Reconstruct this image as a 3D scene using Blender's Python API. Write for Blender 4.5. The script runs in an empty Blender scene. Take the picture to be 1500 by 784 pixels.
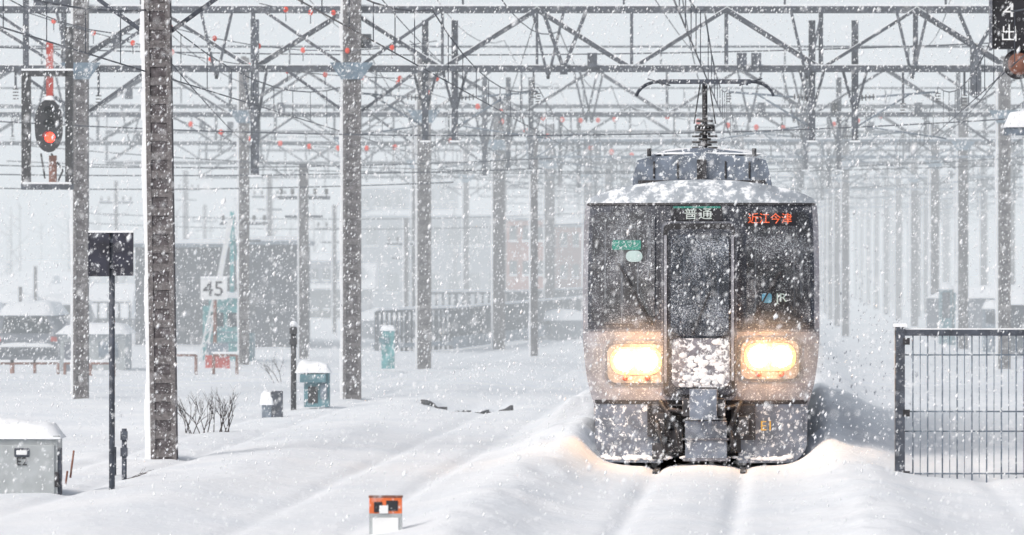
import bpy, math, random
from mathutils import Vector, noise, Matrix
random.seed(7)
scene=bpy.context.scene
F=7080.0; CH=2.5; SL=0.0565      # focal (px), eye height, bearing of the tracks
def at(u,v,d): return Vector(((u-750)/F*d, d, CH-(v-392)/F*d))
def sm(a,b,x):
    t=max(0,min(1,(x-a)/(b-a))); return t*t*(3-2*t)

# ---------------------------------------------------------------- materials
def nm(name):
    m=bpy.data.materials.new(name); m.use_nodes=True
    nt=m.node_tree; b=nt.nodes['Principled BSDF']; return m,nt,b
def mat(name,col,rough=.6,metal=0,var=.15,scale=6,snow=0.0,sscale=14,bump=0.0,emit=None,es=0):
    m,nt,b=nm(name); N=nt.nodes; L=nt.links
    tc=N.new('ShaderNodeTexCoord'); n=N.new('ShaderNodeTexNoise'); n.inputs['Scale'].default_value=scale
    n.inputs['Detail'].default_value=2; L.new(tc.outputs['Object'],n.inputs['Vector'])
    cr=N.new('ShaderNodeValToRGB'); cr.color_ramp.elements[0].position=.3; cr.color_ramp.elements[1].position=.7
    cr.color_ramp.elements[0].color=(*[c*(1-var) for c in col],1)
    cr.color_ramp.elements[1].color=(*[min(1,c*(1+var)) for c in col],1)
    L.new(n.outputs['Fac'],cr.inputs['Fac']); out=cr.outputs['Color']
    if snow>0:
        n2=N.new('ShaderNodeTexNoise'); n2.inputs['Scale'].default_value=sscale; n2.inputs['Detail'].default_value=3
        n2.inputs['Roughness'].default_value=.75
        L.new(tc.outputs['Object'],n2.inputs['Vector'])
        r=N.new('ShaderNodeValToRGB'); p=.72-.3*snow
        r.color_ramp.elements[0].position=p-.04; r.color_ramp.elements[1].position=p+.05
        L.new(n2.outputs['Fac'],r.inputs['Fac'])
        mx=N.new('ShaderNodeMix'); mx.data_type='RGBA'
        L.new(r.outputs['Color'],mx.inputs[0]); L.new(out,mx.inputs[6]); mx.inputs[7].default_value=(.76,.79,.83,1)
        out=mx.outputs[2]
        ma=N.new('ShaderNodeMath'); ma.operation='MULTIPLY_ADD'; ma.inputs[1].default_value=.5; ma.inputs[2].default_value=rough; ma.use_clamp=True
        L.new(r.outputs['Color'],ma.inputs[0]); L.new(ma.outputs[0],b.inputs['Roughness'])
        if metal>0:
            mm=N.new('ShaderNodeMath'); mm.operation='MULTIPLY_ADD'; mm.inputs[1].default_value=-metal; mm.inputs[2].default_value=metal
            L.new(r.outputs['Color'],mm.inputs[0]); L.new(mm.outputs[0],b.inputs['Metallic'])
    else:
        b.inputs['Roughness'].default_value=rough; b.inputs['Metallic'].default_value=metal
    L.new(out,b.inputs['Base Color'])
    if bump>0:
        bp=N.new('ShaderNodeBump'); bp.inputs['Strength'].default_value=bump; bp.inputs['Distance'].default_value=.02
        L.new(n.outputs['Fac'],bp.inputs['Height']); L.new(bp.outputs[0],b.inputs['Normal'])
    if emit:
        b.inputs['Emission Color'].default_value=(*emit,1); b.inputs['Emission Strength'].default_value=es
    return m
def snowmat(name,c0,c1,sc,bsc=0,bs=.5,bd=.03):
    m=bpy.data.materials.new(name); m.use_nodes=True; nt=m.node_tree; N=nt.nodes; L=nt.links; N.clear()
    o=N.new('ShaderNodeOutputMaterial'); d=N.new('ShaderNodeBsdfDiffuse'); L.new(d.outputs[0],o.inputs[0])
    tc=N.new('ShaderNodeTexCoord'); a=N.new('ShaderNodeTexNoise'); a.inputs['Scale'].default_value=sc; a.inputs['Detail'].default_value=3
    L.new(tc.outputs['Object'],a.inputs['Vector']); cr=N.new('ShaderNodeValToRGB')
    cr.color_ramp.elements[0].position=.3; cr.color_ramp.elements[1].position=.7
    cr.color_ramp.elements[0].color=(*c0,1); cr.color_ramp.elements[1].color=(*c1,1)
    L.new(a.outputs['Fac'],cr.inputs['Fac']); L.new(cr.outputs['Color'],d.inputs['Color'])
    if bsc:
        c=N.new('ShaderNodeTexNoise'); c.inputs['Scale'].default_value=bsc; c.inputs['Detail'].default_value=3; c.inputs['Roughness'].default_value=.6
        L.new(tc.outputs['Object'],c.inputs['Vector'])
        bp=N.new('ShaderNodeBump'); bp.inputs['Strength'].default_value=bs; bp.inputs['Distance'].default_value=bd
        L.new(c.outputs['Fac'],bp.inputs['Height']); L.new(bp.outputs[0],d.inputs['Normal'])
    return m
SNOW=snowmat('snow',(.78,.81,.85),(.84,.86,.89),3)
GROUND=snowmat('snow_ground',(.75,.785,.83),(.83,.85,.88),.5,4.5,.6,.05)
STEEL=mat('weathered_steel',(.06,.070,.092),.6,.1,var=.35,scale=9,snow=.22,sscale=22)
STEEL2=mat('pale_steel',(.18,.22,.27),.6,.1,var=.2,scale=9,snow=.25,sscale=20)
POLE=mat('pole_steel',(.078,.070,.077),.75,0,var=.45,scale=14,snow=.24,sscale=45)
POLE2=mat('pole_batten',(.13,.122,.127),.75,0,var=.4,scale=20,snow=.26,sscale=45)
PLATE=mat('gusset_plate',(.13,.19,.25),.6,.1,var=.25,scale=6,snow=.3)
DARK=mat('dark_rubber',(.025,.025,.03),.6,var=.4,scale=12,snow=.24,sscale=40)
UNDER=mat('underframe',(.045,.047,.055),.6,var=.5,scale=8,snow=.42,sscale=12)
SILVER=mat('train_silver',(.25,.255,.29),.5,.15,var=.25,scale=7,snow=.38,sscale=40)
SKIRT=mat('train_skirt',(.16,.19,.245),.5,.1,var=.35,scale=5,snow=.46,sscale=14)
MASK=mat('train_mask',(.042,.048,.066),.4,.05,var=.35,scale=6,snow=.33,sscale=55)
FRAME=mat('train_frame',(.13,.14,.17),.45,.2,var=.2,scale=8,snow=.38,sscale=40)
ROOFM=mat('train_roof',(.34,.38,.43),.6,.1,var=.2,scale=5,snow=.60,sscale=5)
ACM=mat('aircon_grey',(.14,.17,.22),.6,.1,var=.3,scale=6,snow=.42,sscale=14)
CAKED=mat('caked_snow_door',(.17,.17,.20),.6,0,var=.3,scale=8,snow=.66,sscale=12)
INT=mat('cab_interior',(.065,.055,.065),.8,var=.8,scale=3)
INT2=mat('cab_interior_light',(.27,.265,.27),.6,var=.3,scale=5)
ORANGE=mat('orange_paint',(.70,.15,.04),.5,var=.12,snow=.2)
REDB=mat('red_marker',(.8,.07,.03),.5,var=.1)
RED=mat('red_paint',(.42,.05,.035),.5,var=.3,snow=.2)
RUST=mat('rust',(.20,.09,.065),.8,var=.4,snow=.2)
TEAL=mat('teal_paint',(.10,.31,.33),.55,var=.25,scale=5,snow=.38,sscale=7)
TEALD=mat('teal_grey_paint',(.10,.21,.25),.55,var=.25,scale=5,snow=.3,sscale=9)
WHITE=mat('white_paint',(.72,.74,.76),.5,var=.06)
BLACK=mat('black_paint',(.018,.018,.024),.4,var=.3,snow=.16,sscale=25)
GREYBOX=mat('cabinet_grey',(.36,.39,.41),.5,.1,var=.15,scale=5,snow=.24,sscale=12)
BLUE=mat('board_dark',(.022,.024,.04),.5,var=.4,scale=7,snow=.2,sscale=20)
BDARK=mat('dark_cladding',(.045,.05,.07),.8,var=.3,scale=2,snow=.10,sscale=3)
BGREY=mat('grey_wall',(.15,.165,.20),.8,var=.15,scale=.8)
BBROWN=mat('brown_wall',(.30,.11,.075),.8,var=.2,scale=.8)
WIN=mat('window_dark',(.03,.04,.05),.2,var=.3,scale=2)
BARK=mat('twig_bark',(.035,.025,.024),.9,var=.3)
WIRE=mat('wire',(.055,.065,.085),.6,.1,var=.2,scale=2)
INSUL=mat('insulator',(.07,.068,.07),.3,var=.2)
AMBER=mat('headlamp_lens_glow',(.75,.45,.22),.3,.3,var=.3,scale=20,emit=(1,.40,.08),es=1.0,snow=.3,sscale=30)  # amber emission stands in for the bulbs' glow across the lens
LAMP=mat('headlamp_bulb',(1,.9,.6),.3,emit=(1,.80,.45),es=30)
HOUSE=mat('headlamp_housing',(.34,.29,.27),.35,.3,var=.35,snow=.40,sscale=34)
LEDO=mat('led_orange',(.6,.10,.03),.5,emit=(1,.14,.03),es=.45,snow=.36,sscale=60)
LEDW=mat('led_white',(.5,.56,.54),.5,emit=(.8,1,.9),es=.10,snow=.32,sscale=60)
GREEN=mat('led_green',(.02,.20,.16),.5,snow=.33,sscale=60)
REDL=mat('red_light',(1,.03,.01),.4,emit=(1,.035,.012),es=5)
YEL=mat('yellow_mark',(.6,.36,.05),.6,var=.1,snow=.25,sscale=50)
CYAN=mat('cyan_mark',(.10,.32,.50),.5,var=.1,snow=.25,sscale=60)
STICK=mat('sticker',(.36,.48,.49),.5,var=.1,snow=.25,sscale=60)
# glass
m=bpy.data.materials.new('windscreen_glass'); m.use_nodes=True; nt=m.node_tree; N=nt.nodes; L=nt.links
N.clear(); o=N.new('ShaderNodeOutputMaterial'); tr=N.new('ShaderNodeBsdfTransparent'); tr.inputs[0].default_value=(.6,.64,.70,1)
gl=N.new('ShaderNodeBsdfGlossy'); gl.inputs['Roughness'].default_value=.15; gl.inputs[0].default_value=(.8,.85,.95,1)
df=N.new('ShaderNodeBsdfDiffuse'); df.inputs[0].default_value=(.72,.78,.86,1)
mx=N.new('ShaderNodeMixShader'); fr=N.new('ShaderNodeFresnel'); fr.inputs[0].default_value=1.5
L.new(fr.outputs[0],mx.inputs[0]); L.new(tr.outputs[0],mx.inputs[1]); L.new(gl.outputs[0],mx.inputs[2])
n2=N.new('ShaderNodeTexNoise'); n2.inputs['Scale'].default_value=60; n2.inputs['Detail'].default_value=3; n2.inputs['Roughness'].default_value=.8
n3=N.new('ShaderNodeTexNoise'); n3.inputs['Scale'].default_value=3; n3.inputs['Detail'].default_value=2
tc=N.new('ShaderNodeTexCoord'); L.new(tc.outputs['Object'],n2.inputs['Vector']); L.new(tc.outputs['Object'],n3.inputs['Vector'])
ad=N.new('ShaderNodeMath'); ad.operation='MULTIPLY_ADD'; ad.inputs[1].default_value=.35; L.new(n3.outputs['Fac'],ad.inputs[0]); L.new(n2.outputs['Fac'],ad.inputs[2])
r=N.new('ShaderNodeValToRGB'); r.color_ramp.elements[0].position=.70; r.color_ramp.elements[1].position=.90; r.color_ramp.elements[1].color=(.8,.8,.8,1)
r.color_ramp.elements[0].color=(.035,.035,.035,1)
L.new(ad.outputs[0],r.inputs[0]); mx2=N.new('ShaderNodeMixShader'); L.new(r.outputs[0],mx2.inputs[0]); L.new(mx.outputs[0],mx2.inputs[1]); L.new(df.outputs[0],mx2.inputs[2])
L.new(mx2.outputs[0],o.inputs[0]); GLASS=m

# ---------------------------------------------------------------- mesh builder
def empty(name,loc=(0,0,0)):
    e=bpy.data.objects.new(name,None); e.location=loc; scene.collection.objects.link(e); return e
class MB:
    def __init__(s): s.v=[];s.f=[];s.mi=[];s.m=[];s.sm=[]
    def idx(s,m):
        if m not in s.m: s.m.append(m)
        return s.m.index(m)
    def add(s,vs,fs,m,smooth=False):
        o=len(s.v); s.v+= [tuple(x) for x in vs]; k=s.idx(m)
        for f in fs: s.f.append([i+o for i in f]); s.mi.append(k); s.sm.append(smooth)
    def box(s,c,sz,m,rot=None):
        c=Vector(c); h=[x/2 for x in sz]
        vs=[Vector((x*h[0],y*h[1],z*h[2])) for x in(-1,1) for y in(-1,1) for z in(-1,1)]
        if rot: vs=[rot@v for v in vs]
        s.add([c+v for v in vs],[(0,1,3,2),(4,6,7,5),(0,4,5,1),(2,3,7,6),(0,2,6,4),(1,5,7,3)],m)
    def beam(s,a,b,w,h,m):
        a=Vector(a);b=Vector(b);d=(b-a); 
        if d.length<1e-5:return
        d.normalize(); up=Vector((0,1,0)) if abs(d.y)<.9 else Vector((0,0,1))
        x=d.cross(up).normalized(); y=x.cross(d).normalized()
        vs=[p+x*(i*w/2)+y*(j*h/2) for p in(a,b) for i,j in((-1,-1),(1,-1),(1,1),(-1,1))]
        s.add(vs,[(0,3,2,1),(4,5,6,7),(0,1,5,4),(1,2,6,5),(2,3,7,6),(3,0,4,7)],m)
    def tube(s,a,b,r,m,n=8,r2=None):
        a=Vector(a);b=Vector(b);d=(b-a)
        if d.length<1e-6:return
        d.normalize(); up=Vector((0,0,1)) if abs(d.z)<.9 else Vector((1,0,0))
        x=d.cross(up).normalized(); y=x.cross(d); r2=r if r2 is None else r2
        vs=[p+(x*math.cos(t*2*math.pi/n)+y*math.sin(t*2*math.pi/n))*q for p,q in((a,r),(b,r2)) for t in range(n)]
        fs=[(i,(i+1)%n,n+(i+1)%n,n+i) for i in range(n)]+[tuple(range(n-1,-1,-1)),tuple(range(n,2*n))]
        s.add(vs,fs,m,n>4)
    def prism(s,pts,y0,y1,m,ax='y'):
        n=len(pts)
        f={'y':lambda p,t:(p[0],t,p[1]),'x':lambda p,t:(t,p[0],p[1]),'z':lambda p,t:(p[0],p[1],t)}[ax]
        vs=[f(p,y0) for p in pts]+[f(p,y1) for p in pts]
        s.add(vs,[tuple(range(n)),tuple(range(2*n-1,n-1,-1))]+[(i,(i+1)%n,n+(i+1)%n,n+i) for i in range(n)],m)
    def cap(s,c,sx,sy,h,m,seed=0,n=9):
        """soft pillow of snow lying on a flat top, c=centre of the underside"""
        vs=[];fs=[]
        for j in range(n+1):
            for i in range(n+1):
                u=-1+2*i/n; w=-1+2*j/n
                e=(1-abs(u)**4)*(1-abs(w)**4)
                k=noise.noise(Vector((u*1.7+seed*7.1,w*1.7,seed)))
                vs.append((c[0]+u*sx/2*(1+.03*k),c[1]+w*sy/2*(1+.03*k),c[2]+h*(max(0,e)**.45)*(1+.35*k)-.01))
        for j in range(n):
            for i in range(n):
                a=j*(n+1)+i; fs.append((a,a+1,a+n+2,a+n+1))
        s.add(vs,fs,m,True)
        s.box((c[0],c[1],c[2]-.004),(sx*.98,sy*.98,.02),m)
    def sphere(s,c,r,m,n=8,k=6,sc=(1,1,1)):
        vs=[];fs=[]
        for j in range(k+1):
            t=math.pi*j/k
            for i in range(n):
                p=2*math.pi*i/n
                vs.append((c[0]+r*sc[0]*math.sin(t)*math.cos(p),c[1]+r*sc[1]*math.sin(t)*math.sin(p),c[2]+r*sc[2]*math.cos(t)))
        for j in range(k):
            for i in range(n): fs.append((j*n+i,(j+1)*n+i,(j+1)*n+(i+1)%n,j*n+(i+1)%n))
        s.add(vs,fs,m,True)
    def make(s,name,parent=None,bevel=0):
        me=bpy.data.meshes.new(name); me.from_pydata(s.v,[],s.f)
        for m in s.m: me.materials.append(m)
        me.polygons.foreach_set('material_index',s.mi); me.polygons.foreach_set('use_smooth',s.sm); me.update()
        ob=bpy.data.objects.new(name,me); scene.collection.objects.link(ob)
        if parent: ob.parent=parent; ob.matrix_parent_inverse=Matrix.Translation(-parent.location)
        if bevel:
            bv=ob.modifiers.new('b','BEVEL'); bv.width=bevel; bv.segments=2; bv.limit_method='ANGLE'
        return ob
def text(s,name,loc,size,m,parent,rotz=0,ext=.004,al='CENTER',sx=1):
    cu=bpy.data.curves.new(name,'FONT'); cu.body=s; cu.size=size; cu.extrude=ext; cu.align_x=al; cu.align_y='CENTER'
    cu.materials.append(m); ob=bpy.data.objects.new(name,cu); scene.collection.objects.link(ob)
    ob.location=loc; ob.rotation_euler=(math.pi/2,0,rotz); ob.scale=(sx,1,1)
    if parent: ob.parent=parent; ob.matrix_parent_inverse=Matrix.Translation(-parent.location)
    return ob

# ---------------------------------------------------------------- ground
TX0=2.34
def tc_(y,off): return TX0+off+SL*(y-60)
TRK=[-7.2,-3.55,0,3.9,7.6,11.6]
def gh(x,y):
    z=.09+.10*noise.fractal(Vector((x*.22,y*.07,1.3)),1,2,3)
    z+=.025*noise.fractal(Vector((x*1.1,y*.35,4)),1,2,4)
    for o in TRK:
        u=x-tc_(y,o); 
        if abs(u)>3.4: continue
        main=(o==0)
        depth=.85 if main else (.55 if o==-3.55 else .4)
        w=1-sm(.85,1.9,abs(u))
        lvl=(0.02 if main else .03)+.012*noise.noise(Vector((x*2,y*.8,3)))
        z=z*(1-w*depth)+lvl*w*depth
        for q in(-.535,.535):
            g=math.exp(-((u-q)/(.10 if main else .13))**2)
            brk=.65+.6*noise.noise(Vector((q*9,y*.22,o)))
            z-=g*(.085 if main else .050 )*max(.1,brk)
        if main:
            z+=.03*math.exp(-(u/.28)**2)
            for sgn in(-1,1):
                grow=.13+(.36 if sgn<0 else .20)*sm(56,72,y)
                z+=grow*(1+.3*noise.noise(Vector((x*.7,y*.25,9+sgn))))*math.exp(-((u-sgn*(1.95))/.55)**2)
                z+=.05*noise.fractal(Vector((x*2.2,y*.8,8)),1,2,3)*math.exp(-((u-sgn*1.8)/.5)**2)
                z+=.22*sm(57,62,y)*math.exp(-((u-sgn*1.55)/.25)**2)
        if o==-3.55:
            z+=.06*math.exp(-((u+1.9)/.8)**2)*(1+.6*noise.noise(Vector((x,y*.3,2))))
    h=math.exp(-(((x+.75)/.8)**2+((y-85)/2.2)**2)**2); z-=.20*h*(1+.6*noise.noise(Vector((x*3,y*2,1))))
    return z
xs=[];x=-400.
while x<400:
    xs.append(x); a=abs(x-.2); x+= .06 if a<6 else (.25 if a<16 else min(30,.25+(a-16)*.18))
ys=[];y=-20.
while y<1300:
    ys.append(y); y+= 2.5 if y<36 else (.32 if y<90 else (.8 if y<140 else min(40,.8+(y-140)*.08)))
g=MB(); W=len(xs)
vs=[(x,y,gh(x,y)) for y in ys for x in xs]
g.add(vs,[(j*W+i,j*W+i+1,(j+1)*W+i+1,(j+1)*W+i) for j in range(len(ys)-1) for i in range(W-1)],GROUND,True)
g.make('snow_ground')

# ---------------------------------------------------------------- train
TY=60.0
train=empty('commuter_train',(TX0,TY,0))
WT=[(.78,1.33),(1.0,1.40),(1.3,1.45),(1.6,1.475),(2.4,1.475),(3.0,1.462),(3.2,1.45),(3.30,1.435),(3.36,1.40),(3.42,1.28),(3.48,1.08),(3.54,.80),(3.585,.45),(3.60,.0)]
def hw(z):
    if z<=WT[0][0]: return WT[0][1]
    for (a,p),(b_,q) in zip(WT,WT[1:]):
        if z<=b_: return p+(q-p)*(z-a)/(b_-a)
    return 0
def Sy(x,z):
    y=.34*(abs(x)/1.475)**2.6
    y+=.05*max(0,z-1.7)
    if z<1.2: y+=.10*(1.2-z)
    if z>3.25: y+=1.6*(z-3.25)**1.6
    return y
def TP(x,y,z): # train local -> world (rotated to track bearing)
    return Vector((TX0+x+SL*y*1.0, TY+y-SL*x*1.0, z))
t=MB()
rows=[.78,.9,1.05,1.2,1.35,1.5,1.6,1.7,1.9,2.1,2.4,2.7,3.0,3.12,3.2,3.26,3.30,3.33,3.36,3.39,3.42,3.45,3.48,3.51,3.54,3.56,3.585,3.60]
NU=36
def bodymat(x,z):
    if z>3.30: return ROOFM
    if z<1.70: return SILVER
    if abs(x)>hw(z)-.055: return SILVER
    return MASK
vs=[]
for z in rows:
    for i in range(NU+1):
        u=-1+2*i/NU; u=math.copysign(abs(u)**.8,u); x=u*hw(z); vs.append(TP(x,Sy(x,z),z))
for j in range(len(rows)-1):
    for i in range(NU):
        a=j*(NU+1)+i; u=-1+2*(i+.5)/NU; u=math.copysign(abs(u)**.8,u)
        t.add([vs[a],vs[a+1],vs[a+NU+2],vs[a+NU+1]],[(0,1,2,3)],bodymat(u*hw(rows[j]),(rows[j]+rows[j+1])/2),True)
for sgn in(-1,1):
    for j in range(len(rows)-1):
        z0,z1=rows[j],rows[j+1]; 
        p=[TP(sgn*hw(z),Sy(hw(z),z),z) for z in(z0,z1)]; q=[TP(sgn*hw(z),19.8,z) for z in(z1,z0)]
        t.add(p+q,[(0,1,2,3)],ROOFM if z0>3.3 else SILVER,False)
t.prism([(TP(x,19.8,z).x,z) for x,z in [(hw(z),z) for z in rows]+[(-hw(z),z) for z in rows[::-1]]],TY+19.75,TY+19.8,SILVER)
for sgn in(-1,1):
    for yy,w_ in((2.6,1.2),(5.5,1.6),(8.2,1.6),(13.2,1.6),(15.8,1.4)):
        x=sgn*1.485; t.add([TP(x,yy,1.9),TP(x,yy+w_,1.9),TP(x,yy+w_,2.75),TP(x,yy,2.75)],[(0,1,2,3)],WIN)
t.make('body',train)
def patch(name,zl,zr,z0,z1,off,m,r=.05,th=.03,nc=14,nr=16,mb=None):
    """panel conforming to the cab front; zl(z), zr(z) give x limits"""
    fl=zl if callable(zl) else (lambda z:zl); fr_=zr if callable(zr) else (lambda z:zr)
    M=mb or MB(); zz=[]
    for j in range(nr+1):
        k=j/nr; k=.5-.5*math.cos(math.pi*k); zz.append(z0+(z1-z0)*k)
    P=[]
    for z in zz:
        d=min(z-z0,z1-z); ins=0 if d>=r else r-math.sqrt(max(0,r*r-(r-d)**2))
        a=fl(z)+ins; b=fr_(z)-ins
        P.append([(a+(b-a)*i/nc,z) for i in range(nc+1)])
    vs=[TP(x,Sy(x,z)-off,z) for R in P for x,z in R]; n=nc+1
    M.add(vs,[(j*n+i,j*n+i+1,(j+1)*n+i+1,(j+1)*n+i) for j in range(nr) for i in range(nc)],m,True)
    bd=[(0,i) for i in range(nc+1)]+[(j,nc) for j in range(1,nr+1)]+[(nr,i) for i in range(nc-1,-1,-1)]+[(j,0) for j in range(nr-1,0,-1)]
    A=[];B=[]
    for j,i in bd:
        x,z=P[j][i]; A.append(TP(x,Sy(x,z)-off,z)); B.append(TP(x,Sy(x,z)-off+th,z))
    k=len(bd); M.add(A+B,[(i,k+i,k+(i+1)%k,(i+1)%k) for i in range(k)],m)
    if mb is None: return M.make(name,train)
lim=lambda z:hw(z)-.075
for sg,nme in((-1,'cab_window_left'),(1,'cab_window_right')):
    lo=(lambda z:-lim(z)) if sg<0 else .52
    hi=-.52 if sg<0 else (lambda z:lim(z))
    patch(nme+'_surround',lo,hi,1.72,3.25,.008,MASK,.07,.02)
    lo2=(lambda z:-lim(z)+.04) if sg<0 else .57
    hi2=-.57 if sg<0 else (lambda z:lim(z)-.04)
    patch(nme+'_interior',lo2,hi2,1.80,3.19,.013,INT,.07,.01)
    for xx,w,za,zb,mm in ([(-1.19,.02,1.9,3.1,INT2),(-.98,.035,1.85,3.0,INT2),(-.78,.02,2.0,3.05,INT2),(-.7,.10,1.82,2.35,DARK),(-1.1,.22,1.82,2.15,DARK),(-.64,.05,2.4,3.0,INT2)] if sg<0 else
        [(.68,.02,1.9,3.1,INT2),(.95,.05,1.85,2.7,DARK),(1.16,.02,1.9,3.0,INT2),(1.0,.3,1.82,2.2,DARK),(.8,.12,1.82,2.5,DARK),(1.25,.04,2.1,2.9,INT2)]):
        patch(nme+'_fitting',xx-w/2,xx+w/2,za,zb,.017,mm,.01,.006,4,4)
    patch(nme+'_glass',lo2,hi2,1.80,3.19,.045,GLASS,.07,.03)
patch('roof_gutter',lambda z:-hw(z)+.01,lambda z:hw(z)-.01,3.275,3.305,.02,DARK,.01,.03,30,2)
g_=MB()
def DB(x0,x1,z0,z1,y0,y1,m): # box in train coordinates
    c=[TP(x,y,z) for x in(x0,x1) for y in(y0,y1) for z in(z0,z1)]
    g_.add(c,[(0,1,3,2),(4,6,7,5),(0,4,5,1),(2,3,7,6),(0,2,6,4),(1,5,7,3)],m)
def rrect(x0,x1,z0,z1,r,n=5):
    pts=[]
    for cx,cz,a in((x1-r,z1-r,0),(x0+r,z1-r,90),(x0+r,z0+r,180),(x1-r,z0+r,270)):
        for i in range(n+1):
            t_=math.radians(a+90*i/n); pts.append((cx+r*math.cos(t_),cz+r*math.sin(t_)))
    return pts
def RP(o,y0,y1,m):
    n=len(o); vs=[TP(x,y0,z) for x,z in o]+[TP(x,y1,z) for x,z in o]
    g_.add(vs,[tuple(range(n)),tuple(range(2*n-1,n-1,-1))]+[(i,(i+1)%n,n+(i+1)%n,n+i) for i in range(n)],m)
RP(rrect(-.48,.45,.86,3.07,.10),-.10,.2,FRAME)
RP(rrect(-.455,.425,.90,3.045,.08),-.125,-.10,DARK)
RP(rrect(-.40,.39,.93,2.97,.05),-.15,-.125,MASK)
RP(rrect(-.36,.35,1.66,2.90,.09),-.165,-.15,INT)
for x_ in(-.2,.05,.22): RP(rrect(x_-.012,x_+.012,1.75,2.8,.004),-.17,-.165,INT2)
RP(rrect(-.36,.35,1.66,2.90,.09),-.19,-.175,GLASS)
RP(rrect(-.345,.36,1.02,1.62,.09),-.185,-.15,CAKED)
for zz in(1.6,2.45): RP(rrect(.39,.42,zz,zz+.12,.01),-.19,-.12,SILVER)
for x_ in(-.43,.40): RP(rrect(x_-.014,x_+.014,1.1,2.9,.01),-.215,-.19,SILVER)
for x_ in(-.43,.40):
    for zz in(1.15,2.0,2.8): RP(rrect(x_-.012,x_+.012,zz,zz+.03,.005),-.2,-.12,SILVER)
g_.make('gangway_door',train,bevel=.004)
g_=MB()
for k in range(90):
    x=random.gauss(0,.18); z=1.04+abs(random.gauss(0,.20)); 
    if abs(x)<.33 and z<1.60: 
        p=TP(x,-.185,z); g_.sphere(p,random.uniform(.012,.05),SNOW,8,5,(1.3,.35,.8))
g_.make('packed_snow',train)
g_=MB()
RP(rrect(-.36,.27,3.08,3.27,.02),-.06,.3,BLACK); RP(rrect(-.34,.25,3.235,3.26,.01),-.068,-.06,GREEN)
g_.make('destination_box',train)
text('普通','destination_text',TP(-.03,-.075,3.155),.15,LEDW,train,-SL,.002,sx=1.2)
patch('led_panel',.54,1.20,3.02,3.18,.052,BLACK,.01,.02)
p=TP(.86,Sy(.86,3.1)-.075,3.10); text('近江今津','led_text',p,.14,LEDO,train,math.atan2(.16,1)-SL,.003)
p=TP(1.0,Sy(1.0,2.1)-.10,2.12); text('JR','company_mark',p,.15,STICK,train,.2,.003,sx=1.1)
patch('mark_blue',.76,.88,2.06,2.18,.052,CYAN,.02,.004,4,4)
patch('green_sticker',-1.10,-.74,2.72,2.84,.050,GREEN,.01,.004,5,4)
p=TP(-.92,Sy(.98,2.78)-.09,2.78); text('ワンマン','sticker_text',p,.080,STICK,train,-.2,.002)
patch('round_sticker',-.93,-.72,2.57,2.71,.050,STICK,.07,.004,8,8)
wp=MB()
for a,b_ in(((-.62,1.80),(-1.02,2.55)),((.62,1.80),(.98,2.45)),((-.1,1.66),(.12,2.2))):
    o=.09 if abs(a[0])>.3 else 0.
    P=[TP(x,(Sy(x,z)-o if o else -.215),z) for x,z in(a,b_)]
    wp.beam(P[0],P[1],.022,.02,DARK)
wp.make('wipers',train)
# thin scattering ellipsoids added round the head lamps to give them a halo
pm=bpy.data.materials.new('lamp_halo_volume'); pm.use_nodes=True; N=pm.node_tree.nodes; N.clear()
o=N.new('ShaderNodeOutputMaterial'); vsn=N.new('ShaderNodeVolumeScatter'); vsn.inputs['Density'].default_value=.22
pm.node_tree.links.new(vsn.outputs[0],o.inputs['Volume'])
for sg,cx,cz in((-1,-.80,1.345),(1,.86,1.395)):
    r0,r1=(cx-.39,cx+.39)
    patch('lamp_bezel',r0,r1,cz-.31,cz+.24,.03,FRAME,.12,.05)
    patch('lamp_housing',r0+.03,r1-.03,cz-.28,cz+.20,.045,HOUSE,.11,.03)
    patch('lamp_lens',r0+.07,r1-.07,cz-.175,cz+.165,.06,AMBER,.15,.02)
    h=MB()
    for dx in(-.14,.14):
        x=cx+dx; z=cz; c=TP(x,Sy(x,z)-.065,z); ax=Vector((0,-1,0))
        h.tube(c,c+ax*.05,.13,LAMP,24,.11); h.sphere(c+ax*.05,.10,LAMP,16,8,(1,.4,1))
        c2=TP(x,Sy(x,z-.22)-.05,z-.22); h.tube(c2,c2+ax*.03,.035,RED,12)
    h.make('head_lamps',train)
    l=bpy.data.lights.new('headlight','SPOT'); l.energy=45; l.spot_size=math.radians(110); l.spot_blend=1; l.color=(1,.62,.26); l.shadow_soft_size=.12
    lo=bpy.data.objects.new('headlight',l); lo.location=TP(cx,Sy(cx,cz)-.22,cz); scene.collection.objects.link(lo)
    lo.rotation_euler=(math.radians(94),0,math.pi); lo.parent=train; lo.matrix_parent_inverse=Matrix.Translation(-train.location)
    l2=bpy.data.lights.new('added_halo_light','POINT'); l2.energy=24; l2.color=(1,.42,.12); l2.shadow_soft_size=.12  # added point light floating ahead of the lamps, makes their orange halo
    o2=bpy.data.objects.new('added_halo_light',l2); o2.location=TP(cx,Sy(cx,cz)-.34,cz+.02); scene.collection.objects.link(o2)
    o2.parent=train; o2.matrix_parent_inverse=Matrix.Translation(-train.location)
    c=TP(cx,Sy(cx,cz)-.50,cz); h=MB(); h.sphere((0,0,0),.68,pm,24,14,(1,.65,.85)); hb=h.make('lamp_halo_cloud'); hb.location=c
    hb.parent=train; hb.matrix_parent_inverse=Matrix.Translation(-train.location)
patch('waist_trim',lambda z:-hw(z)+.02,lambda z:hw(z)-.02,1.70,1.73,.014,FRAME,.005,.02,30,2)
patch('lower_trim',lambda z:-hw(z)+.02,lambda z:hw(z)-.02,.80,.85,.02,DARK,.01,.03,30,2)
g_=MB()
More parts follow.
